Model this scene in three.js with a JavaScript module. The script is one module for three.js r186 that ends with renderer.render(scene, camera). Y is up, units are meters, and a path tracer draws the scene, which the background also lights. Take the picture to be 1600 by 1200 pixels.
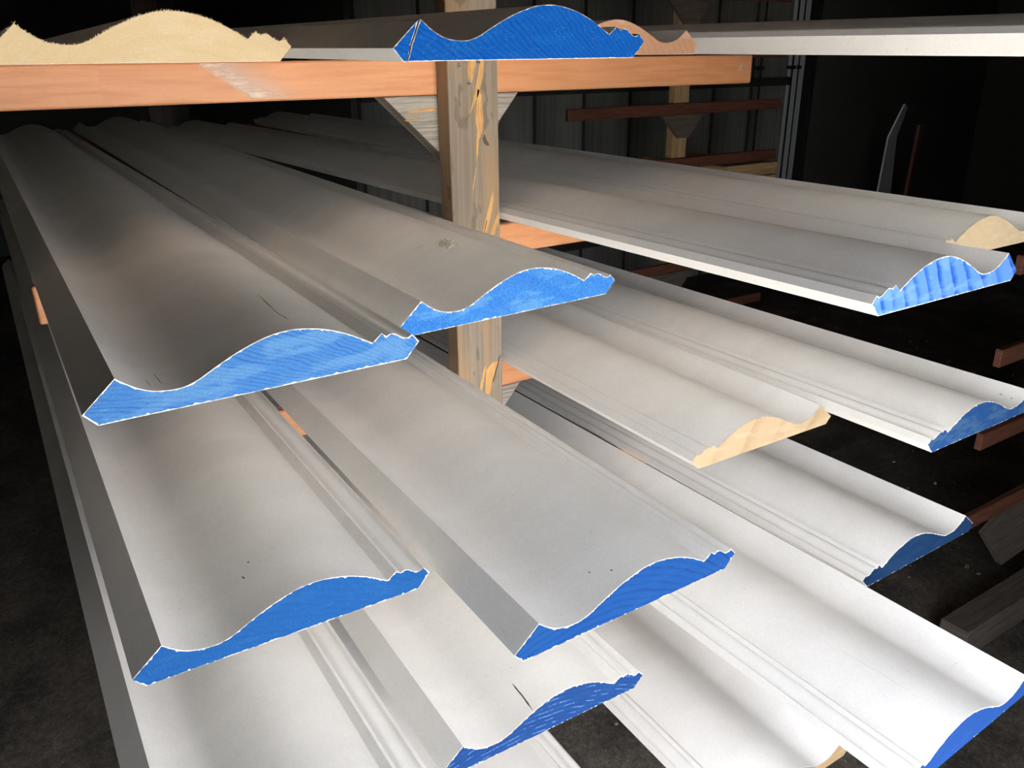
import * as THREE from 'three';
import { RoundedBoxGeometry } from 'three/addons/geometries/RoundedBoxGeometry.js';
import { mergeGeometries } from 'three/addons/utils/BufferGeometryUtils.js';

// ------------------------------------------------------------------ camera, sky, sun, exposure
const W = 0.274;                    // width of one crown moulding in metres: the unit the rack was measured in
const EYE = 1.603;                  // eye height above the shop floor
const P3 = (X, Y, Z) => new THREE.Vector3(X * W, EYE - Y * W, -Z * W);   // rack units (right, down, away) to metres

const scene = new THREE.Scene();
const camera = new THREE.PerspectiveCamera(2 * Math.atan(600 / 1267.74) * 180 / Math.PI, 4 / 3, 0.02, 200);
{
  const right = new THREE.Vector3(0.84160, -0.01069, 0.54000);
  const up = new THREE.Vector3(0.21081, 0.92701, -0.31019);
  const back = new THREE.Vector3().crossVectors(right, up).normalize();
  up.crossVectors(back, right).normalize();
  camera.quaternion.setFromRotationMatrix(new THREE.Matrix4().makeBasis(right.normalize(), up, back));
  camera.position.set(0, EYE, 0);
}
scene.background = new THREE.Color().setRGB(0.86, 0.91, 1.02);
scene.backgroundIntensity = 1.0;

const sun = new THREE.DirectionalLight(new THREE.Color().setRGB(1.0, 0.965, 0.90), 4.2);
sun.position.set(9.2, 12, 0.4);
sun.target.position.set(0.8, 0, 2.0);
sun.castShadow = true;
sun.shadow.mapSize.set(2048, 2048);
Object.assign(sun.shadow.camera, { left: -14, right: 14, top: 14, bottom: -14, near: 0.5, far: 40 });
scene.add(sun, sun.target);

const renderer = new THREE.WebGLRenderer({ antialias: true });
renderer.toneMapping = THREE.LinearToneMapping;
renderer.toneMappingExposure = 13.2;
renderer.shadowMap.enabled = true;
renderer.shadowMap.type = THREE.PCFSoftShadowMap;

// ------------------------------------------------------------------ small tools
let seedState = 7;
const rnd = () => { seedState = (seedState * 1664525 + 1013904223) >>> 0; return seedState / 4294967296; };
const reseed = (s) => { seedState = (s * 2654435761) >>> 0; rnd(); rnd(); };
function hash(x, y, s) {
  let h = Math.imul(x | 0, 374761393) ^ Math.imul(y | 0, 668265263) ^ Math.imul(s | 0, 2246822519);
  h = Math.imul(h ^ (h >>> 13), 1274126177); h ^= h >>> 16;
  return (h >>> 0) / 4294967296;
}
function noise(x, y, s = 0) {
  const xi = Math.floor(x), yi = Math.floor(y), fx = x - xi, fy = y - yi;
  const u = fx * fx * (3 - 2 * fx), v = fy * fy * (3 - 2 * fy);
  const a = hash(xi, yi, s), b = hash(xi + 1, yi, s), c = hash(xi, yi + 1, s), d = hash(xi + 1, yi + 1, s);
  return a + (b - a) * u + (c - a) * v + (a - b - c + d) * u * v;
}
const fbm = (x, y, s = 0, o = 4) => { let r = 0, a = 0.5, t = 0; for (let i = 0; i < o; i++) { r += a * noise(x, y, s + i * 17); t += a; x *= 2.03; y *= 2.03; a *= 0.5; } return r / t; };
const clamp = (x, a = 0, b = 1) => Math.min(b, Math.max(a, x));
const sstep = (a, b, x) => { const t = clamp((x - a) / (b - a)); return t * t * (3 - 2 * t); };
const mix3 = (a, b, t) => [a[0] + (b[0] - a[0]) * t, a[1] + (b[1] - a[1]) * t, a[2] + (b[2] - a[2]) * t];

function texture(w, h, fn, { srgb = true, repeat = true } = {}) {
  const d = new Uint8Array(w * h * 4);
  for (let j = 0; j < h; j++) for (let i = 0; i < w; i++) {
    const c = fn((i + 0.5) / w, (j + 0.5) / h, i, j), k = (j * w + i) * 4;
    if (typeof c === 'number') d[k] = d[k + 1] = d[k + 2] = clamp(c, 0, 255);
    else { d[k] = clamp(c[0], 0, 255); d[k + 1] = clamp(c[1], 0, 255); d[k + 2] = clamp(c[2], 0, 255); }
    d[k + 3] = 255;
  }
  const t = new THREE.DataTexture(d, w, h, THREE.RGBAFormat);
  t.magFilter = THREE.LinearFilter; t.minFilter = THREE.LinearFilter;
  t.wrapS = t.wrapT = repeat ? THREE.RepeatWrapping : THREE.ClampToEdgeWrapping;
  if (srgb) t.colorSpace = THREE.SRGBColorSpace;
  t.needsUpdate = true;
  return t;
}
const sized = (t, sx, sy) => { const c = t.clone(); c.repeat.set(1 / sx, 1 / sy); c.needsUpdate = true; return c; };

const taken = new Map();
function numbered(n) { const k = taken.get(n) ?? 0; taken.set(n, k + 1); return k ? n + '_' + String(k).padStart(3, '0') : n; }
function group(name, label, category, grp) {
  const g = new THREE.Group(); g.name = numbered(name); scene.add(g);
  g.userData = { label, category }; if (grp) g.userData.group = grp;
  return g;
}
function mesh(name, geo, mat, parent) {
  const m = new THREE.Mesh(geo, mat); m.name = name; m.castShadow = m.receiveShadow = true; parent.add(m); return m;
}
function structure(name, label, geo, mat) {
  const m = geo ? new THREE.Mesh(geo, mat) : new THREE.Group();
  m.name = name; m.castShadow = m.receiveShadow = true; m.userData = { kind: 'structure', label, category: name.split('_')[0] }; scene.add(m); return m;
}
// texture coordinates in metres from position, by the way each face points
function metreUV(g, rot = false) {
  const geo = g.index ? g.toNonIndexed() : g, p = geo.attributes.position, uv = new Float32Array(p.count * 2);
  const a = new THREE.Vector3(), b = new THREE.Vector3(), c = new THREE.Vector3();
  for (let i = 0; i < p.count; i += 3) {
    a.fromBufferAttribute(p, i); b.fromBufferAttribute(p, i + 1); c.fromBufferAttribute(p, i + 2);
    const n = b.clone().sub(a).cross(c.clone().sub(a)), ax = Math.abs(n.x), ay = Math.abs(n.y), az = Math.abs(n.z);
    [a, b, c].forEach((v, k) => {
      let s, t;
      if (az >= ax && az >= ay) { s = v.x; t = v.y; } else if (ax >= ay) { s = v.z + 0.37; t = v.y; } else { s = v.x; t = v.z + 0.61; }
      if (rot) [s, t] = [t, s];
      uv[(i + k) * 2] = s; uv[(i + k) * 2 + 1] = t;
    });
  }
  geo.setAttribute('uv', new THREE.BufferAttribute(uv, 2));
  return geo;
}
// a board between two corners given in rack units
function board(X0, X1, Y0, Y1, Z0, Z1, r = 0.003, rot = false) {
  const w = (X1 - X0) * W, h = (Y1 - Y0) * W, d = (Z1 - Z0) * W;
  const g = new RoundedBoxGeometry(w, h, d, 2, Math.min(r, w / 2.5, h / 2.5, d / 2.5));
  const c = P3((X0 + X1) / 2, (Y0 + Y1) / 2, (Z0 + Z1) / 2);
  const u = metreUV(g, rot); u.translate(c.x, c.y, c.z);
  return u;
}
function box(x0, x1, y0, y1, z0, z1) {
  const g = metreUV(new THREE.BoxGeometry(x1 - x0, y1 - y0, z1 - z0).translate((x0 + x1) / 2, (y0 + y1) / 2, (z0 + z1) / 2));
  return g;
}
// a flat plate cut to an outline in rack units, thickness from Z0 to Z1
function plate(pts, Z0, Z1, rot = false) {
  const s = new THREE.Shape(pts.map(([X, Y]) => new THREE.Vector2(X * W, EYE - Y * W)));
  const g = new THREE.ExtrudeGeometry(s, { depth: (Z1 - Z0) * W - 0.002, bevelEnabled: true, bevelSize: 0.001, bevelThickness: 0.001, bevelOffset: -0.001, bevelSegments: 1 });
  g.translate(0, 0, -Z1 * W + 0.001);
  return metreUV(g, rot);
}

// ------------------------------------------------------------------ materials
const primerBump = texture(512, 512, (u, v, i, j) => 128 + 60 * (noise(i / 2.2, j / 2.2, 3) - 0.5) + 70 * (noise(i / 46, j / 3.5, 5) - 0.5), { srgb: false });
const primerTone = texture(512, 512, (u, v, i, j) => {
  const n = fbm(i / 90, j / 40, 11, 4), f = noise(i / 1.3, j / 1.3, 12);
  const t = 0.965 + 0.05 * (n - 0.5) + 0.03 * (f - 0.5), speck = hash(i, j, 14) > 0.99985 ? 0.8 : 1;
  return [244 * t * speck, 241 * t * speck, 235 * t * speck];
});
const primer = new THREE.MeshPhysicalMaterial({ map: sized(primerTone, 0.6, 0.6), roughness: 0.72, specularIntensity: 0.45, bumpMap: sized(primerBump, 0.35, 0.35), bumpScale: 0.00012 });

const grain = (base, dark, light, seed, sx, sy, streak = 1) => texture(1024, 256, (u, v, i, j) => {
  const warp = fbm(i / 210, j / 40, seed, 3) * 18;
  const g = fbm(i / sx, (j + warp) / sy, seed + 3, 4), pore = noise(i / 9, j / 1.1, seed + 9);
  let c = mix3(base, dark, sstep(0.46, 0.75, g) * 0.75 * streak);
  c = mix3(c, light, sstep(0.55, 0.28, g) * 0.5);
  const big = fbm(i / 300, j / 90, seed + 20, 3);
  c = mix3(c, dark, clamp((big - 0.5) * 0.9, 0, 0.35));
  return pore > 0.86 ? mix3(c, dark, 0.55) : c;
});
const mahoganyTone = grain([203, 140, 94], [190, 124, 80], [211, 150, 104], 31, 160, 9, 0.7);
const mahogany = new THREE.MeshStandardMaterial({ map: sized(mahoganyTone, 0.5, 0.125), roughness: 0.55, bumpMap: sized(mahoganyTone, 0.5, 0.125), bumpScale: 0.00025 });
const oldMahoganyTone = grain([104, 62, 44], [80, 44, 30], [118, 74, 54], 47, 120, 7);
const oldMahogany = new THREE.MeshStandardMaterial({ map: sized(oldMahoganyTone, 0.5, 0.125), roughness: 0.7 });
const weatheredTone = grain([150, 142, 130], [116, 106, 94], [176, 168, 154], 53, 160, 5);
const weathered = new THREE.MeshStandardMaterial({ map: sized(weatheredTone, 0.4, 0.1), roughness: 0.85, bumpMap: sized(weatheredTone, 0.4, 0.1), bumpScale: 0.0004 });
const darkPly = new THREE.MeshStandardMaterial({ map: sized(grain([96, 86, 76], [72, 62, 54], [112, 100, 88], 59, 160, 5), 0.4, 0.1), roughness: 0.85 });
const pineTone = grain([184, 152, 108], [150, 116, 76], [204, 178, 134], 61, 160, 5);
const pine = new THREE.MeshStandardMaterial({ map: sized(pineTone, 0.4, 0.1), roughness: 0.8 });
const screwSteel = new THREE.MeshStandardMaterial({ color: 0x8f8b82, roughness: 0.5, metalness: 0.8 });
const crackDark = new THREE.MeshStandardMaterial({ color: 0x2a231c, roughness: 0.95 });
const crackBrown = new THREE.MeshStandardMaterial({ color: 0x5b4a38, roughness: 0.95 });
const tornWood = new THREE.MeshStandardMaterial({ color: 0xcfc6b4, roughness: 0.9 });
const tornTan = new THREE.MeshStandardMaterial({ map: sized(grain([196, 150, 92], [168, 120, 66], [210, 170, 116], 67, 90, 4), 0.12, 0.04), roughness: 0.85 });

// the post: a weathered two-by-four, grey film worn through to the tan wood towards its right edge and foot
const postTone = texture(256, 2048, (u, v, i, j) => {
  const warp = fbm(i / 60, j / 260, 71, 3) * 26;
  const g = fbm((i + warp) / 9, j / 300, 73, 4), fine = noise(i / 1.6, j / 40, 74);
  const worn = fbm(i / 80, j / 240, 75, 4) + 0.16 * sstep(0.52, 0.16, v) * (0.5 + fbm(i / 40, j / 60, 76, 2));
  let c = mix3([136, 122, 105], [124, 110, 93], sstep(0.35, 0.65, g));
  c = mix3(c, [164, 126, 84], sstep(0.5, 0.75, worn) * 0.55);
  c = mix3(c, [172, 158, 134], sstep(0.62, 0.8, fine) * 0.22 * sstep(0.42, 0.6, fbm(i / 30, j / 120, 79, 3)));
  return mix3(c, [96, 82, 66], 0.5 * sstep(0.66, 0.74, fbm(i / 26, j / 34, 77, 4)));     // small dark stains
});
const postMat = new THREE.MeshStandardMaterial({ map: postTone, roughness: 0.82, bumpMap: postTone, bumpScale: 0.0006 });

const steelTone = texture(512, 512, (u, v, i, j) => {
  const n = fbm(i / 80, j / 120, 81, 5), s = fbm(i / 5, j / 160, 83, 3);
  const t = 0.8 + 0.35 * (n - 0.5) + 0.25 * (s - 0.5);
  return [152 * t, 153 * t, 144 * t];
});
const steel = new THREE.MeshStandardMaterial({ map: sized(steelTone, 1.6, 2.4), roughness: 0.6, metalness: 0.0 });
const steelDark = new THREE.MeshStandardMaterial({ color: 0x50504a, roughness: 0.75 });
const darkWallMat = new THREE.MeshStandardMaterial({ color: 0x3a3833, roughness: 0.8 });
const frameGrey = new THREE.MeshStandardMaterial({ color: 0x2e2e2b, roughness: 0.95 });
const paleSheet = new THREE.MeshStandardMaterial({ color: 0xa9aaa8, roughness: 0.7 });
const ceilingMat = new THREE.MeshStandardMaterial({ color: 0x8a857b, roughness: 0.9 });
const floorTone = texture(1024, 1024, (u, v, i, j) => {
  const n = fbm(i / 110, j / 110, 91, 5), f = noise(i / 1.7, j / 1.7, 93), m = fbm(i / 9, j / 9, 95, 3);
  let t = 0.75 + 0.6 * (n - 0.5) + 0.35 * (f - 0.5) + 0.4 * (m - 0.5);
  let c = [112 * t, 102 * t, 89 * t];
  if (f > 0.9 && m > 0.58) c = mix3(c, [166, 152, 132], 0.55);
  return c;
});
const floorMat = new THREE.MeshStandardMaterial({ map: sized(floorTone, 1.3, 1.3), roughness: 0.92, bumpMap: sized(floorTone, 1.3, 1.3), bumpScale: 0.003 });
const paving = new THREE.MeshStandardMaterial({ color: 0xbab6ae, roughness: 0.95 });

// saw-cut ends: u runs across the moulding, v up from its back; rings are the growth rings of the board
const END_H = 0.18;
function endTexture(o) {
  const w = 1024, h = 192, a = (o.angle ?? -25) * Math.PI / 180, ca = Math.cos(a), sa = Math.sin(a);
  return texture(w, h, (uu, vv, i, j) => {
    const x = uu, y = vv * END_H, s = o.seed;
    const bend = (o.bend ?? 0.25) * (x - 0.5) * (x - 0.5) + 0.02 * (fbm(x * 7, y * 24, s, 3) - 0.5);
    const d = -x * sa + y * ca + bend;                                     // across the rings
    const q = d * o.rings, f = q - Math.floor(q);
    const ring = sstep(0.5, 0.93, f) * (1 - sstep(0.95, 1, f)) * (0.45 + 0.8 * noise(q | 0, 1, s + 5));
    const along = x * ca + y * sa;
    const brk = fbm(along * 26, q * 1.1, s + 7, 3);
    let c = mix3(o.base, o.dark, ring * (o.depth ?? 0.5) * sstep(0.2, 0.6, brk + 0.15));
    const blot = fbm(x * 9, y * 30, s + 21, 4);
    c = mix3(c, o.pale, sstep(0.5, 0.72, blot) * (o.blot ?? 0.25));
    const fz = noise(i / 1.4, j / 1.4, s + 31), fz2 = noise(i / 3.1, j / 2.6, s + 33);
    c = c.map((z) => z * (1 + (o.fuzz ?? 0.10) * (fz + fz2 - 1)));
    if (o.streaks && f > 0.30 && f < 0.46 && brk > 0.5 && fz2 > 0.3) c = mix3(c, o.fleck ?? [196, 214, 238], o.streaks * sstep(0.5, 0.62, brk));
    if (o.specks && fz > 0.90 && fbm(x * 30, y * 60, s + 41, 2) > 0.56) c = mix3(c, o.fleck ?? [206, 210, 214], o.specks);
    return c;
  }, { repeat: false });
}
const endMat = (o) => { const t = endTexture(o); return new THREE.MeshPhysicalMaterial({ map: t, roughness: 0.9, specularIntensity: 0.2, bumpMap: t, bumpScale: 0.0003 }); };

// ------------------------------------------------------------------ the building
const BX0 = -2.6, BX1 = 9.2, BZ = -16.2 * W, FZ = 0.28, CH = 3.0;
structure('floor', 'dark dirty concrete shop floor under the racks', box(BX0 - 0.2, BX1 + 0.2, -0.2, 0, BZ - 4.2, FZ), floorMat);
structure('pavement', 'sunlit concrete yard outside the open doorway', box(-22, 24, -0.22, -0.01, FZ, 26), paving);
structure('ceiling', 'dark roof deck over the racks', box(BX0 - 0.2, BX1 + 0.2, CH, CH + 0.15, BZ - 4.2, FZ + 0.15), ceilingMat);
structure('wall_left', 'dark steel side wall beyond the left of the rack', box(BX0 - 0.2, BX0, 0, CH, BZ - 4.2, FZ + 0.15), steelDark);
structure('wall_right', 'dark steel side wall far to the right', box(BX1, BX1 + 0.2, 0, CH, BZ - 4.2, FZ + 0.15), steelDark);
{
  const DX0 = -0.03, DX1 = 0.95, DH = 1.66;                            // unseen opening, narrowed and lowered to shape the daylight on the rack
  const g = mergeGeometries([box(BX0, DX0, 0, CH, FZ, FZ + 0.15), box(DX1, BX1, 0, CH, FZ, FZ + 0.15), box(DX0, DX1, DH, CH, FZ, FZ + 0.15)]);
  structure('wall_front', 'unseen front wall with a doorway sized to shape the daylight', g, steelDark);
}
{
  // back wall of ribbed steel sheets, each sheet a panel with a folded seam
  const wall = structure('wall_back', 'dim grey ribbed steel sheet wall behind the racks');
  const pitch = 1.42 * W, xEnd = 19.5 * W;
  const sheet = box(0, pitch - 0.004, 0, CH, BZ - 0.05, BZ);
  const seamShape = new THREE.Shape([new THREE.Vector2(-0.010, 0), new THREE.Vector2(0.010, 0), new THREE.Vector2(0.005, 0.014), new THREE.Vector2(-0.005, 0.014)]);
  const seamGeo = metreUV(new THREE.ExtrudeGeometry(seamShape, { depth: CH, bevelEnabled: false }).rotateX(Math.PI / 2).translate(0, CH, BZ));
  let x = xEnd;
  for (let k = 0; x - pitch > 1.55; k++, x -= pitch) {
    const p = mesh('sheet_panel', sheet, steel, wall); p.position.x = x - pitch;
    const s = mesh('seam', seamGeo, darkWallMat, p); s.position.x = 0;
  }
  // left of it a deep bay in darker steel, added to dim that side
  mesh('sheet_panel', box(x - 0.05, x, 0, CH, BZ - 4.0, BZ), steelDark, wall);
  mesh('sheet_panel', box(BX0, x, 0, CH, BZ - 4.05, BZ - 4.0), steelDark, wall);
  const xStep = x;
  for (const Y of [-4.2, 0.62, 4.3]) mesh('dark_band', box(xStep, xEnd, EYE - (Y + 0.22) * W, EYE - Y * W, BZ, BZ + 0.035), darkWallMat, wall);  // dark horizontal bands across the sheets
  // beyond the frame: a dark rolling door set back
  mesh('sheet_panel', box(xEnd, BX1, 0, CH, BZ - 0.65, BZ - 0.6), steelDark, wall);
}
{
  const t = structure('trim_1', 'grey steel door frame at the end of the sheet wall');
  const x = 19.9 * W;
  mesh('jamb', box(x, x + 0.085, 0, CH, BZ - 0.1, BZ + 0.06), frameGrey, t);
  mesh('jamb', box(x + 0.15, x + 0.175, 0, CH, BZ - 0.1, BZ + 0.03), frameGrey, t);
  mesh('jamb', box(x + 0.085, x + 0.15, 0, CH, BZ - 0.1, BZ), steelDark, t);
}
[[18.2, 'single pale conduit running up the sheet wall'], [19.45, 'left of the paired conduits by the door frame'], [19.7, 'right of the paired conduits by the door frame']].forEach(([X, label]) => {
  const g = group('conduit', label, 'conduit', 'conduits on the back wall'); g.position.set(X * W, 0, BZ);
  mesh('pipe', new THREE.CylinderGeometry(0.008, 0.008, CH, 14).translate(0, CH / 2, 0.05), frameGrey, g);
  for (const y of [0.4, 1.5, 2.6]) mesh('clip', new THREE.BoxGeometry(0.05, 0.025, 0.045).translate(0, y, 0.035), frameGrey, g);
});

// ------------------------------------------------------------------ rack frames: post, arms, gussets
const shapeGusset = (xc, l, r, y, d) => [[xc - l, y], [xc + r, y], [xc + r - 0.86 * d, y + d], [xc - l + d * 1.06, y + d]];

const rack = group('storage_rack', 'near wooden rack frame with weathered post and reddish wooden arms', 'rack');
{
  const ZF = 4.02, ZB = 4.152, XL = 2.176, XR = 2.486, XC = 2.33;
  const AZ0 = ZB, AZ1 = ZB + 0.07;
  // post with its own texture run: front face u 0..0.7, left side 0.7..1
  const g = new RoundedBoxGeometry((XR - XL) * W, 7.4 * W, (ZB - ZF) * W, 2, 0.0022);
  const geo = g.toNonIndexed(), p = geo.attributes.position, n = geo.attributes.normal, uv = geo.attributes.uv;
  for (let i = 0; i < p.count; i++) {
    const u = Math.abs(n.getX(i)) > 0.7 ? 0.72 + 0.27 * (p.getZ(i) / ((ZB - ZF) * W) + 0.5) : 0.7 * (p.getX(i) / ((XR - XL) * W) + 0.5);
    uv.setXY(i, u, p.getY(i) / (7.4 * W) + 0.5);
  }
  const c = P3((XL + XR) / 2, 5.85 - 3.7, (ZF + ZB) / 2);
  geo.translate(c.x, c.y, c.z);
  const post = mesh('post', geo, postMat, rack);
  // torn grain: long shallow chips of bright wood on the face of the post (rack units)
  const chip = (pts, mat, z = 0.0007) => {
    const s = new THREE.Shape(pts.map(([X, Y]) => new THREE.Vector2(X * W, EYE - Y * W)));
    const e = new THREE.ExtrudeGeometry(s, { depth: z, bevelEnabled: false });
    e.translate(0, 0, -ZF * W - z * 0.15);
    return metreUV(e, true);
  };
  const F = (x, y) => { // photo-measured place on the post face: x 0..1 across, Y in rack units
    return [XL + (XR - XL) * x, y];
  };
  const chips = [
    [[0.4, 0.020], [0.53, 0.000], [0.56, 0.030], [0.5, 0.100], [0.45, 0.145], [0.42, 0.120], [0.39, 0.075]],
    [[0.66, 0.000], [0.73, 0.030], [0.7, 0.090], [0.6, 0.190], [0.52, 0.235], [0.44, 0.275], [0.38, 0.305], [0.45, 0.250], [0.53, 0.170], [0.6, 0.080]],
    [[0.58, 0.160], [0.67, 0.200], [0.66, 0.260], [0.69, 0.330], [0.66, 0.380], [0.58, 0.430], [0.56, 0.500], [0.5, 0.555], [0.52, 0.460], [0.55, 0.380], [0.52, 0.320], [0.55, 0.240]],
    [[0.5, 0.570], [0.51, 0.580], [0.44, 0.690], [0.4, 0.780], [0.43, 0.670]],
    [[0.84, 0.710], [0.87, 0.760], [0.8, 0.850], [0.72, 0.930], [0.6, 1.000], [0.55, 0.990], [0.64, 0.910], [0.74, 0.810]],
    [[0.97, 0.830], [0.98, 0.870], [0.86, 0.960], [0.74, 1.020], [0.8, 0.930]],
    [[0.56, 1.780], [0.62, 1.750], [0.56, 1.850], [0.46, 1.990], [0.42, 1.970], [0.48, 1.870]],
    [[0.62, 1.790], [0.76, 1.750], [0.92, 1.750], [0.84, 1.830], [0.74, 1.890], [0.66, 1.990], [0.56, 2.090], [0.5, 2.070], [0.58, 1.930]],
  ];
  for (const pts of chips) mesh('torn_grain', chip(pts.map(([x, y]) => F(x, y)), tornTan), tornTan, rack);
  for (const pts of [[[0.4, 0.290], [0.42, 0.285], [0.34, 0.325]], [[0.66, 0.425], [0.7, 0.400], [0.74, 0.430], [0.8, 0.460], [0.75, 0.462], [0.7, 0.452]], [[0.7, 0.870], [0.71, 0.880], [0.62, 0.980], [0.61, 0.970]], [[0.74, 1.890], [0.8, 1.830], [0.94, 1.710], [0.95, 1.720], [0.8, 1.870]], [[0.66, 2.030], [0.67, 2.040], [0.58, 2.150], [0.57, 2.130]]])
    mesh('dark_check', chip(pts.map(([x, y]) => F(x, y)), crackBrown, 0.0009), crackBrown, rack);
  for (const [x, y] of [[0.23, 0.045], [0.61, 0.03], [0.42, 0.135]]) {
    const [X, Y] = F(x, y), q = P3(X, Y, ZF);
    const s = new THREE.CylinderGeometry(0.0028, 0.0032, 0.003, 18).rotateX(Math.PI / 2).translate(q.x, q.y, q.z + 0.0006);
    const m = mesh('screw', s, screwSteel, rack);
    mesh('recess', new THREE.CylinderGeometry(0.0012, 0.0012, 0.0004, 6).rotateX(Math.PI / 2).translate(q.x, q.y, q.z + 0.0022), crackDark, m);
  }
  const arms = [[0.0105, AZ0, AZ1], [0.9395, AZ0, AZ1], [1.806, AZ0, AZ1], [2.611, ZF - 0.07, ZF], [3.766, AZ0, AZ1], [-0.98, AZ0, AZ1]];
  for (const [y, z0, z1] of arms) mesh('arm', board(y < 0.5 ? 0.07 : y < 1 ? 0.085 : 0.16, 4.628, y, y + 0.182, z0, z1, 0.0035), mahogany, rack);
  for (const [y, z0, z1] of arms) if (z0 === AZ0) mesh('gusset', plate(shapeGusset(XC, 0.468, 0.377, y + 0.184, 0.36), AZ0 + 0.004, AZ0 + 0.139), weathered, rack);
  // pale see-through marks laid on the face of the top arm
  const paleMark = (X0, X1, Y0, Y1, fn) => {
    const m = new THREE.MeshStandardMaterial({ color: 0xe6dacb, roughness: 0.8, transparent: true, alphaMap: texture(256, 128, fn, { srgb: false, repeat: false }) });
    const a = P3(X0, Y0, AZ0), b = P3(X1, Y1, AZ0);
    mesh('pale_mark', new THREE.PlaneGeometry(b.x - a.x, a.y - b.y).translate((a.x + b.x) / 2, (a.y + b.y) / 2, a.z + 0.0004), m, rack);
  };
  paleMark(0.93, 1.50, 0.016, 0.186, (u, v, i, j) => {
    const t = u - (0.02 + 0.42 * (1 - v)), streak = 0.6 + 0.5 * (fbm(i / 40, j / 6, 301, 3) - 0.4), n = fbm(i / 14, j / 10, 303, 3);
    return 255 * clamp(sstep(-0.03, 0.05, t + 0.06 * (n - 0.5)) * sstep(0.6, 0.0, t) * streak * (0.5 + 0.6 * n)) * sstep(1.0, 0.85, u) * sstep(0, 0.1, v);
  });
  paleMark(4.48, 4.60, 0.045, 0.12, (u, v, i, j) => 255 * clamp((fbm(i / 30, j / 20, 307, 4) - 0.45) * 3.2) * sstep(0, 0.2, u) * sstep(1, 0.8, u) * sstep(0, 0.2, v) * sstep(1, 0.8, v) * 0.6);
  // bright saw-torn streaks on the top gusset
  for (const [x0, x1, y, t] of [[1.99, 2.17, 0.262, 0.018], [1.97, 2.07, 0.310, 0.012]]) mesh('torn_grain', plate([[x0, y + 0.006], [x1, y - 0.006], [x1, y + t - 0.006], [x0 + 0.02, y + t]], AZ0 + 0.001, AZ0 + 0.014), tornTan, rack);
}

function rackFrame(label, xl, xr, zf, levels, mats, front, extra) {
  const g = group('storage_rack', label, 'rack'), xc = (xl + xr) / 2;
  mesh('post', board(xc - 0.16, xc + 0.16, -2.2, 5.85, zf, zf + 0.14, 0.003, true), mats.post, g);
  const z0 = front ? zf - 0.066 : zf + 0.14, z1 = front ? zf : zf + 0.206;
  for (const y of levels) {
    mesh('arm', board(xl, xr, y, y + 0.172, z0, z1, 0.003), mats.arm, g);
    mesh('gusset', plate(shapeGusset(xc, 0.46, 0.46, y + 0.174, 0.36), z0 + 0.004, z1 - 0.004), mats.gusset, g);
  }
  if (extra) extra(g, xc);
  return g;
}
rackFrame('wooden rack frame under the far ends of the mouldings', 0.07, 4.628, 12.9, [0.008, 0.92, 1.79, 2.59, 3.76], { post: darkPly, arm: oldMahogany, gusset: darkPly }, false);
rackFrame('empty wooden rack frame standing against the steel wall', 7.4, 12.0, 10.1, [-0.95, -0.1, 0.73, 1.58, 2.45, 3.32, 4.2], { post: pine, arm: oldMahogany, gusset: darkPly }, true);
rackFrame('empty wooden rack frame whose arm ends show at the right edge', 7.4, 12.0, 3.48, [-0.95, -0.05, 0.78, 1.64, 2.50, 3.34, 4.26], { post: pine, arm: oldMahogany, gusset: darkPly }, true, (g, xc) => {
  mesh('base_timber', board(7.48, 12.0, 5.5, 5.85, 3.16, 3.46, 0.004), darkPly, g);
  mesh('foot_brace', plate([[8.36, 4.88], [9.54, 4.30], [9.54, 5.45], [8.95, 5.5]], 3.62, 3.69), darkPly, g);
});
{
  const g = group('wooden_crate', 'brown wooden crate on the rack by the steel wall', 'crate');
  for (let k = 0; k < 3; k++) mesh('plank', board(10.75, 12.0, 1.79 + k * 0.222, 1.79 + k * 0.222 + 0.205, 9.98, 10.05, 0.003), pine, g);
  for (const x of [10.75, 11.93]) mesh('side', board(x, x + 0.07, 1.80, 2.447, 10.05, 12.2, 0.003), pine, g);
  mesh('bottom', board(10.82, 11.93, 2.40, 2.447, 10.05, 12.2, 0.003), pine, g);
}
{
  const g = group('metal_sheet', 'thin pale sheet leaning beside the dark doorway', 'sheet');
  mesh('sheet', plate([[22.2, 2.3], [22.0, 5.85], [22.9, 5.85], [22.6, 2.3], [22.9, 1.5], [22.75, 1.4]], 14.6, 14.66), paleSheet, g);
  const s = group('leaning_board', 'narrow brown board leaning right of the pale sheet', 'board');
  mesh('timber', plate([[23.35, 2.0], [23.6, 2.0], [23.4, 5.85], [23.15, 5.85]], 14.4, 14.5), oldMahogany, s);
}

// ------------------------------------------------------------------ crown mouldings
// profile in units of the width: runs of points, each run smooth inside and sharp at its ends
const PRO = {
  BL: [0.0327, 0], L: [0, 0.038], T: [0.095, 0.1228], N: [0.8383, 0.0772], S: [0.8708, 0.1031], M: [0.8875, 0.0900], E: [0.9761, 0.0798], R: [1, 0.0514], BR: [0.9515, 0],
};
const OGEE = [[0.095, 0.1228], [0.117, 0.104], [0.148, 0.082], [0.181, 0.067], [0.214, 0.0605], [0.243, 0.0585], [0.27, 0.061], [0.304, 0.072], [0.34, 0.0905], [0.376, 0.109], [0.413, 0.1265], [0.449, 0.141], [0.485, 0.153], [0.522, 0.163], [0.558, 0.1675], [0.595, 0.168], [0.631, 0.164], [0.668, 0.1565], [0.705, 0.1455], [0.742, 0.1305], [0.78, 0.1115], [0.818, 0.089], [0.8383, 0.0772]];
const BEAD = [[0.8875, 0.0900], [0.9, 0.0955], [0.912, 0.0952], [0.924, 0.089], [0.936, 0.0795], [0.948, 0.0735], [0.962, 0.072], [0.9761, 0.0798]];
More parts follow.
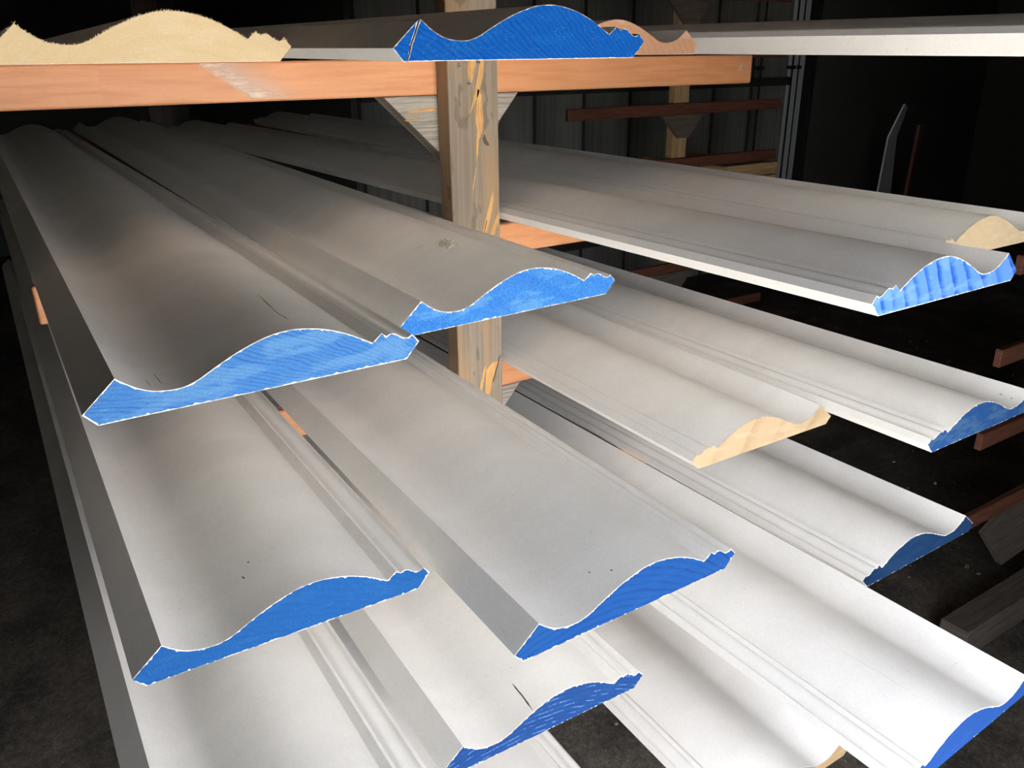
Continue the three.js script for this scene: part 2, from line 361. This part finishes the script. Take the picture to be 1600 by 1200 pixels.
const smoothRun = (pts, n) => new THREE.SplineCurve(pts.map(([a, b]) => new THREE.Vector2(a, b))).getPoints(n).map((v) => [v.x, v.y]);
const RUNS = [[PRO.BL, PRO.L], [PRO.L, PRO.T], smoothRun(OGEE, 66), [PRO.N, PRO.S], [PRO.S, PRO.M], smoothRun(BEAD, 22), [PRO.E, PRO.R], [PRO.R, PRO.BR], [PRO.BR, PRO.BL]];
// the thicker moulding on the top shelf has a taller lower bevel
const TALL = RUNS.map((r) => r.map(([a, b]) => [a, b]));
{
  const lift = (u, v) => [u, v < 0.001 ? v : v + 0.034 * sstep(0.55, 1.0, u)];
  TALL.forEach((r, i) => { TALL[i] = r.map(([a, b]) => lift(a, b)); });
}
const ripTop = smoothRun(OGEE, 66).filter(([u]) => u < 0.775);
const RIPPED = [[PRO.BL, PRO.L], [PRO.L, PRO.T], ripTop, [ripTop[ripTop.length - 1], [0.775, 0]], [[0.775, 0], PRO.BL]];
const topAt = (u) => { for (let i = 1; i < OGEE.length; i++) if (u <= OGEE[i][0]) { const [a, b] = OGEE[i - 1], [c, d] = OGEE[i]; return b + (d - b) * clamp((u - a) / (c - a)); } return 0.078; };

function extrudeRuns(runs, s, len, z0 = 0, closeNear = true, closeFar = true) {
  const pos = [], nor = [], uv = [], idx = [];
  let arc = 0;
  for (const run of runs) {
    const base = pos.length / 3, q = run.map(([u, v]) => [(u - 0.5) * s * W, v * W]);
    const segN = [];
    for (let i = 0; i + 1 < q.length; i++) { const dx = q[i + 1][0] - q[i][0], dy = q[i + 1][1] - q[i][1], l = Math.hypot(dx, dy) || 1; segN.push([-dy / l * s, dx / l * s]); }
    for (let i = 0; i < q.length; i++) {
      const a = segN[Math.max(0, i - 1)], b = segN[Math.min(segN.length - 1, i)];
      const n = [a[0] + b[0], a[1] + b[1]], l = Math.hypot(...n) || 1;
      if (i) arc += Math.hypot(q[i][0] - q[i - 1][0], q[i][1] - q[i - 1][1]);
      for (const z of [z0, z0 - len]) { pos.push(q[i][0], q[i][1], z); nor.push(n[0] / l, n[1] / l, 0); uv.push(arc, z); }
    }
    for (let i = 0; i + 1 < q.length; i++) {
      const a = base + i * 2, b = a + 1, c = a + 2, d = a + 3;
      if (s > 0) idx.push(a, c, b, c, d, b); else idx.push(a, b, c, c, b, d);
    }
  }
  const g = new THREE.BufferGeometry();
  g.setAttribute('position', new THREE.Float32BufferAttribute(pos, 3));
  g.setAttribute('normal', new THREE.Float32BufferAttribute(nor, 3));
  g.setAttribute('uv', new THREE.Float32BufferAttribute(uv, 2));
  g.setIndex(idx);
  const parts = [g], out = outline(runs);
  const face = (z, flip) => {
    const sh = new THREE.Shape(out.map(([u, v]) => new THREE.Vector2((u - 0.5) * s * W, v * W)));
    const f = new THREE.ShapeGeometry(sh); f.translate(0, 0, z);
    if (flip) { const ix = f.index.array; for (let i = 0; i < ix.length; i += 3) { const t = ix[i]; ix[i] = ix[i + 1]; ix[i + 1] = t; } const nn = f.attributes.normal; for (let i = 0; i < nn.count; i++) nn.setXYZ(i, 0, 0, -1); }
    return f;
  };
  if (closeNear) parts.push(face(z0, false));
  if (closeFar) parts.push(face(z0 - len, true));
  return mergeGeometries(parts);
}
function outline(runs) { const o = []; runs.forEach((r) => r.slice(0, -1).forEach((p) => o.push(p))); return o; }
function resample(o, step) {
  const r = [];
  for (let i = 0; i < o.length; i++) {
    const a = o[i], b = o[(i + 1) % o.length], l = Math.hypot(b[0] - a[0], b[1] - a[1]), n = Math.max(1, Math.round(l / step));
    for (let k = 0; k < n; k++) r.push([a[0] + (b[0] - a[0]) * k / n, a[1] + (b[1] - a[1]) * k / n]);
  }
  return r;
}
function inset(o, d, rag, seed) {            // shrink an outline (clockwise in u, v) by d with a ragged edge
  const r = resample(o, 0.006), n = r.length;
  let area = 0; for (let i = 0; i < n; i++) { const a = r[i], b = r[(i + 1) % n]; area += a[0] * b[1] - b[0] * a[1]; }
  const sg = area > 0 ? 1 : -1;
  return r.map((p, i) => {
    const a = r[(i + n - 1) % n], b = r[(i + 1) % n], tx = b[0] - a[0], ty = b[1] - a[1], l = Math.hypot(tx, ty) || 1;
    const k = d + rag * (Math.pow(noise(i * 0.9, 0.5, seed), 3) * 2.2 + 0.25 * (noise(i * 0.31, 4.5, seed) - 0.5));
    return [p[0] - ty / l * k * sg, p[1] + tx / l * k * sg];
  });
}
function endPlate(out, s, z, th) {
  const sh = new THREE.Shape(out.map(([u, v]) => new THREE.Vector2((u - 0.5) * s * W, v * W)));
  const g = new THREE.ExtrudeGeometry(sh, { depth: th, bevelEnabled: false });
  const p = g.attributes.position, uv = g.attributes.uv;
  for (let i = 0; i < p.count; i++) uv.setXY(i, p.getX(i) / (s * W) + 0.5, p.getY(i) / W / END_H);
  g.translate(0, 0, z);
  return g;
}
function fibres(out, s, z, n, seed, len) {   // splinters left by the saw along the top edge of a raw end
  reseed(seed);
  const r = resample(out, 0.004).filter(([u, v]) => v > 0.03), parts = [];
  for (let k = 0; k < n; k++) {
    const i = Math.floor(rnd() * (r.length - 1)), [u, v] = r[i];
    const c = new THREE.ConeGeometry(0.0003 + 0.0005 * rnd(), len * (0.3 + rnd() * rnd()), 4);
    c.translate(0, len * 0.25, 0); c.rotateZ((rnd() - 0.5) * 1.6); c.rotateX((rnd() - 0.3) * 0.9);
    c.translate((u - 0.5) * s * W, v * W - 0.0005, z - 0.001 * rnd());
    parts.push(c);
  }
  return mergeGeometries(parts);
}
// a thin mark lying on the moulded face, following its curve: points are (u, distance from the end in widths)
function markGeo(s, pts, w, lift = 0.0002) {
  const pos = [], idx = [];
  const q = []; for (let i = 0; i + 1 < pts.length; i++) for (let k = 0; k < 6; k++) { const t = k / 6; q.push([pts[i][0] + (pts[i + 1][0] - pts[i][0]) * t, pts[i][1] + (pts[i + 1][1] - pts[i][1]) * t]); }
  q.push(pts[pts.length - 1]);
  q.forEach(([u, z], i) => {
    const e = Math.min(1, Math.min(i, q.length - 1 - i) / 2 + 0.15), ww = w * e * (0.55 + 0.9 * noise(i * 0.8, u * 90, 5));
    const jig = 0.0011 * (noise(i * 0.7, 9.1, Math.floor(u * 1000)) - 0.5);
    for (const d of [-1, 1]) { const uu = u + jig + d * ww / W / 2; pos.push((uu - 0.5) * s * W, topAt(uu) * W + lift, -z * W); }
  });
  for (let i = 0; i + 1 < q.length; i++) { const a = i * 2; idx.push(a, a + 2, a + 1, a + 1, a + 2, a + 3); }
  const g = new THREE.BufferGeometry(); g.setAttribute('position', new THREE.Float32BufferAttribute(pos, 3)); g.setIndex(idx); g.computeVertexNormals();
  const uv = new Float32Array(pos.length / 3 * 2); g.setAttribute('uv', new THREE.BufferAttribute(uv, 2));
  return g;
}
function moulding(label, [X, Y, Z], [yaw, pitch, roll], flip, zFar, end, o = {}) {
  const g = group('profiled_timber', label, 'moulding', 'crown mouldings on the rack'), s = flip ? -1 : 1;
  const r = (d) => d * Math.PI / 180;
  const z = new THREE.Vector3(-Math.sin(r(yaw)), Math.sin(r(pitch)), 1).normalize();
  const x = new THREE.Vector3(Math.cos(r(yaw)), -Math.sin(r(roll)), Math.sin(r(yaw)));
  x.addScaledVector(z, -x.dot(z)).normalize();
  const y = new THREE.Vector3().crossVectors(z, x);
  g.quaternion.setFromRotationMatrix(new THREE.Matrix4().makeBasis(x, y, z));
  g.position.copy(P3(X, Y, Z));
  const len = (zFar - Z) * W, runs = o.runs ?? RUNS, out = outline(runs);
  if (o.split) {
    const [lo, hi, k] = o.split;                                      // crack through the lip near the end
    const near = 0.30;
    const a = [[PRO.BL, PRO.L], [PRO.L, lo.top], [lo.top, ...lo.mid, lo.bottom], [lo.bottom, PRO.BL]];
    const b = [[hi.bottom, ...hi.mid.slice().reverse(), hi.top], ...[hi.run], ...runs.slice(3, 8), [PRO.BR, hi.bottom]];
    mesh('body', mergeGeometries([extrudeRuns(a, s, near), extrudeRuns(b, s, near), extrudeRuns(runs, s, len - near, -near)]), primer, g);
    mesh('crack', endPlate([lo.bottom, ...lo.mid.slice().reverse(), lo.top, hi.top, ...hi.mid, hi.bottom], s, -0.035, 0.0345), crackDark, g).userData.label = 'dark split in the lip';
    mesh('end_paint', mergeGeometries([endPlate(inset(outline(a), 0.0009, 0.0012, 3), s, 0.0001, 0.0004), endPlate(inset(outline(b), 0.0009, 0.0014, 5), s, 0.0001, 0.0004)]), end, g);
  } else {
    if (o.notch) {                                                    // its stepped edge is cut away from here on, to pass the post
      const l1 = (o.notch - Z) * W;
      mesh('body', mergeGeometries([extrudeRuns(runs, s, l1), extrudeRuns(RIPPED, s, len - l1, -l1)]), primer, g);
    } else mesh('body', extrudeRuns(runs, s, len), primer, g);
    if (o.raw) mesh('end_grain', endPlate(inset(out, 0.0004, 0.0006, o.seed ?? 1), s, 0.0001, 0.0004), end, g).userData.label = 'bare sawn wood end';
    else mesh('end_paint', endPlate(inset(out, (o.rim ?? 0.0024) * 0.6, 0.0036, o.seed ?? 1), s, 0.0001, 0.0004), end, g).userData.label = 'blue painted end with a pale primer rim';
  }
  if (o.fibres) mesh('splinters', fibres(out, s, 0.0004, o.fibres[0], o.fibres[1], o.fibres[2]), end, g).userData.kind = 'stuff';
  for (const m of o.marks ?? []) mesh(m.name ?? 'scratch', markGeo(s, m.pts, m.w, m.lift), m.mat ?? crackDark, g);
  if (o.more) o.more(g, s);
  return g;
}
const blue = (seed, o) => endMat({ seed, base: [25, 73, 150], dark: [16, 53, 124], pale: [61, 104, 169], rings: 70, fleck: [150, 168, 196], ...o });
const raw = (seed, o) => endMat({ seed, base: [176, 156, 124], dark: [156, 134, 100], pale: [184, 168, 144], rings: 46, depth: 0.2, blot: 0.3, fuzz: 0.05, ...o });

// top shelf
moulding('bare wood end of the moulding at far left on the top arm', [0.5976, 0.0095, 3.2649], [-0.16, 0.04, 0.04], false, 12.78, raw(101, { base: [192, 170, 134], pale: [198, 182, 156], dark: [166, 152, 106], angle: 10, bend: 0.9, rings: 22 }), { raw: true, seed: 3, fibres: [420, 11, 0.0042] });
moulding('bright blue end with a dark crack through its lip, in front of the post top', [1.6415, 0.0116, 2.4487], [0.3, -0.69, -0.12], false, 12.78, blue(103, { base: [5, 67, 136], dark: [3, 48, 107], pale: [30, 100, 152], rings: 60, angle: -38, depth: 0.6, blot: 0.12, specks: 0.7 }), {
  split: [
    { top: [0.0895, 0.1178], mid: [[0.0815, 0.1], [0.071, 0.0752], [0.058, 0.048], [0.0525, 0.025]], bottom: [0.043, 0] },
    { top: [0.0985, 0.1198], mid: [[0.0890, 0.1], [0.0785, 0.0752], [0.0650, 0.048], [0.0585, 0.025]], bottom: [0.0485, 0], run: [[0.0985, 0.1198], ...smoothRun(OGEE, 66).slice(1)] },
  ],
});
moulding('brown bare end resting on the right half of the top arm, behind the blue one', [3.002, 0.0016, 3.545], [-0.31, -0.17, 0.1], true, 12.78, endMat({ seed: 105, base: [180, 136, 106], dark: [158, 112, 84], pale: [196, 164, 142], rings: 24, angle: 50, depth: 0.35, blot: 0.5, fuzz: 0.05, specks: 0.35 }), { raw: true, seed: 6 });
moulding('thick moulding with a white lower edge running off the right side at eye level', [4.05, 0.0315, 1.2], [0.04, -0.7, -0.01], true, 12.78, blue(107), { runs: TALL, seed: 7 });

// second shelf
moulding('moulding with wide pale blue ringed end at left of the second shelf', [0.593, 0.914, 2.284], [0.1, 0.1, -0.1], false, 12.78, blue(109, { base: [55, 99, 149], dark: [37, 76, 131], pale: [99, 132, 160], rings: 80, angle: -22, depth: 0.8, blot: 0.4 }), {
  seed: 9,
  marks: [{ pts: [[0.621, 0.46], [0.607, 0.21], [0.614, 0.11]], w: 0.0008 }, { pts: [[0.2105, 0.157], [0.2165, 0.055]], w: 0.0006 }, { pts: [[0.18, 0.10], [0.185, 0.04]], w: 0.0005 }],
});
moulding('moulding with a torn knot and speckled blue end, overlapping the post', [1.6586, 0.9401, 2.5784], [0.1, -0.32, -0.87], false, 12.78, blue(111, { base: [47, 100, 161], dark: [28, 76, 145], pale: [96, 134, 170], rings: 8, depth: 0.2, blot: 0.5, fuzz: 0.28, specks: 0.2 }), {
  seed: 10, rim: 0.0016,
  marks: [{ pts: [[0.4155, 0.725], [0.476, 0.700]], w: 0.0011, mat: crackBrown }, { pts: [[0.505, 0.625], [0.545, 0.545]], w: 0.009, name: 'knot_hole', mat: crackBrown }, { pts: [[0.512, 0.60], [0.532, 0.57]], w: 0.006, name: 'knot_core', lift: 0.0005 }],
  more: (g, s) => {                                                    // lifted flakes of primer and wood round the knot
    reseed(77); const parts = [];
    for (let k = 0; k < 26; k++) {
      const u = 0.498 + 0.056 * rnd(), z = 0.53 + 0.11 * rnd();
      const b = new THREE.BoxGeometry(0.003 + 0.006 * rnd(), 0.0012, 0.0025 + 0.004 * rnd());
      b.rotateY(rnd() * 3); b.rotateX((rnd() - 0.5) * 1.2); b.rotateZ((rnd() - 0.5) * 1.2);
      b.translate((u - 0.5) * s * W, topAt(u) * W + 0.0008, -z * W); parts.push(b);
    }
    mesh('torn_flakes', mergeGeometries(parts), tornWood, g);
  },
});
moulding('moulding with strongly streaked pale blue end jutting over the dark gap at right', [3.0405, 0.8808, 1.6436], [-1.05, 0.48, 0.75], true, 12.78, blue(113, { base: [74, 113, 172], dark: [29, 73, 152], pale: [104, 136, 178], rings: 13, angle: -122, bend: 0.3, depth: 1.0, blot: 0.5, specks: 0.3 }), { seed: 11, marks: [{ pts: [[0.755, 0.21], [0.77, 0.20]], w: 0.001, mat: tornWood }] });
moulding('frayed bare wood end at the right edge behind the streaked blue end', [4.0384, 0.891, 2.017], [0.33, 0.1, -0.06], true, 12.78, raw(115, { base: [166, 148, 120], dark: [150, 132, 98], angle: 40, rings: 16 }), { raw: true, seed: 12, fibres: [260, 13, 0.0032] });

// third shelf
moulding('smooth deep blue end of the left moulding on the third shelf', [0.564, 1.7722, 2.2474], [0.15, 0.15, 0.87], false, 12.78, blue(117, { base: [23, 69, 121], dark: [15, 51, 99], pale: [56, 98, 135], rings: 40, depth: 0.2, blot: 0.12, angle: -16, specks: 0.35 }), { seed: 13, rim: 0.0016, marks: [{ pts: [[0.3995, 0.232], [0.405, 0.212]], w: 0.0016, mat: crackBrown }, { pts: [[0.4365, 0.288], [0.439, 0.277]], w: 0.0012, mat: crackBrown }] });
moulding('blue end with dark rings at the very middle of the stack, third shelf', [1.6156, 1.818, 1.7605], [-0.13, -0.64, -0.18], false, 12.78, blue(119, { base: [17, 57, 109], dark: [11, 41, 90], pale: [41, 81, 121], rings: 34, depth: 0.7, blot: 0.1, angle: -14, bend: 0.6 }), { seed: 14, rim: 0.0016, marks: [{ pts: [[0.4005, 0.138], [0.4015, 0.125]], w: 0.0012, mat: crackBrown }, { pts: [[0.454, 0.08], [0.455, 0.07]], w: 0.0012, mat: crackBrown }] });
moulding('bare cream wood end halfway down right of the post, third shelf', [2.992, 1.8052, 2.3786], [0.0, -0.17, 0.48], true, 12.78, raw(121, { base: [164, 142, 112], dark: [140, 116, 86], angle: -60, rings: 5, depth: 0.45 }), { raw: true, seed: 15, fibres: [90, 15, 0.0018] });
moulding('blue end with cloudy pale smears at the right edge, third shelf', [4.01, 1.785, 1.857], [-0.1, 0.46, 0.04], true, 12.78, blue(123, { base: [29, 61, 106], dark: [21, 50, 95], pale: [68, 93, 115], rings: 12, depth: 0.3, blot: 0.5, angle: 60 }), { seed: 16, rim: 0.0016, marks: [{ pts: [[0.1565, 0.12], [0.1605, 0.10]], w: 0.001, mat: crackBrown }, { pts: [[0.16, 0.06], [0.164, 0.045]], w: 0.001, mat: crackBrown }] });

// fourth shelf
moulding('lowest moulding at far left, its end below the picture', [0.4697, 2.602, 1.97], [0.07, -0.04, 0.04], false, 12.78, blue(125), { seed: 17 });
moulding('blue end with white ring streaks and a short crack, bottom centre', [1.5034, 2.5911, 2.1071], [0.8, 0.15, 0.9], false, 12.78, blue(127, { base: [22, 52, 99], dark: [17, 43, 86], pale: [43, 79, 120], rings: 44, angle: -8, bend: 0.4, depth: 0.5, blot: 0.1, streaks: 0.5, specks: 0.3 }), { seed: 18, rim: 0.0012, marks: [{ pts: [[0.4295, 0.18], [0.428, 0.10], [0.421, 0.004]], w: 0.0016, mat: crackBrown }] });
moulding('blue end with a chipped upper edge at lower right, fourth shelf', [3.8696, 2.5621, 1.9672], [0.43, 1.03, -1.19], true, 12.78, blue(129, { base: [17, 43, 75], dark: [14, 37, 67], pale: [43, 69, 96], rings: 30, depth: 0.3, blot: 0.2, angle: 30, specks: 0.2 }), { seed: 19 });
moulding('brightest white moulding running to the bottom right corner', [2.898, 2.5981, 1.1255], [-1.45, -0.15, -0.42], true, 12.7, blue(131, { base: [21, 54, 108], dark: [17, 47, 101], pale: [35, 70, 125], rings: 20, depth: 0.3, blot: 0.2 }), { seed: 20, notch: 3.9, marks: [{ pts: [[0.6435, 0.534], [0.632, 0.36], [0.6295, 0.2154]], w: 0.0004, mat: tornWood }] });

// fifth shelf
moulding('shaded moulding showing under the blue streaked one at bottom centre', [1.635, 3.7646, 2.1999], [0.35, -0.05, -0.01], false, 12.78, blue(133), { seed: 21 });
moulding('shaded moulding with bare wood end at the bottom edge, lowest on the right', [3.0526, 3.7987, 1.9888], [0.39, -0.95, 0.2], true, 12.78, raw(135, { base: [140, 118, 88], dark: [124, 100, 72], rings: 20, angle: 30 }), { raw: true, seed: 22 });

// ------------------------------------------------------------------ grit on the floor
{
  reseed(501);
  const g = new THREE.IcosahedronGeometry(1, 0), m = new THREE.MeshStandardMaterial({ color: 0x8b8174, roughness: 0.95 });
  const N = 1400, inst = new THREE.InstancedMesh(g, m, N), o = new THREE.Object3D();
  for (let i = 0; i < N; i++) {
    const r = 0.0012 + 0.006 * Math.pow(rnd(), 4);
    o.position.set(0.4 + rnd() * 4.2, r * 0.4, -0.2 - rnd() * 3.4); o.rotation.set(rnd() * 6, rnd() * 6, rnd() * 6); o.scale.set(r * (0.7 + rnd()), r * 0.8, r * (0.7 + rnd())); o.updateMatrix();
    inst.setMatrixAt(i, o.matrix);
    const t = 0.5 + rnd() * 0.8; inst.setColorAt(i, new THREE.Color().setRGB(t, t * 0.97, t * 0.9));
  }
  inst.name = 'floor_grit'; inst.castShadow = inst.receiveShadow = true;
  inst.userData = { label: 'loose grit and chips scattered over the dark floor', category: 'grit', kind: 'stuff' };
  scene.add(inst);
}

renderer.render(scene, camera);
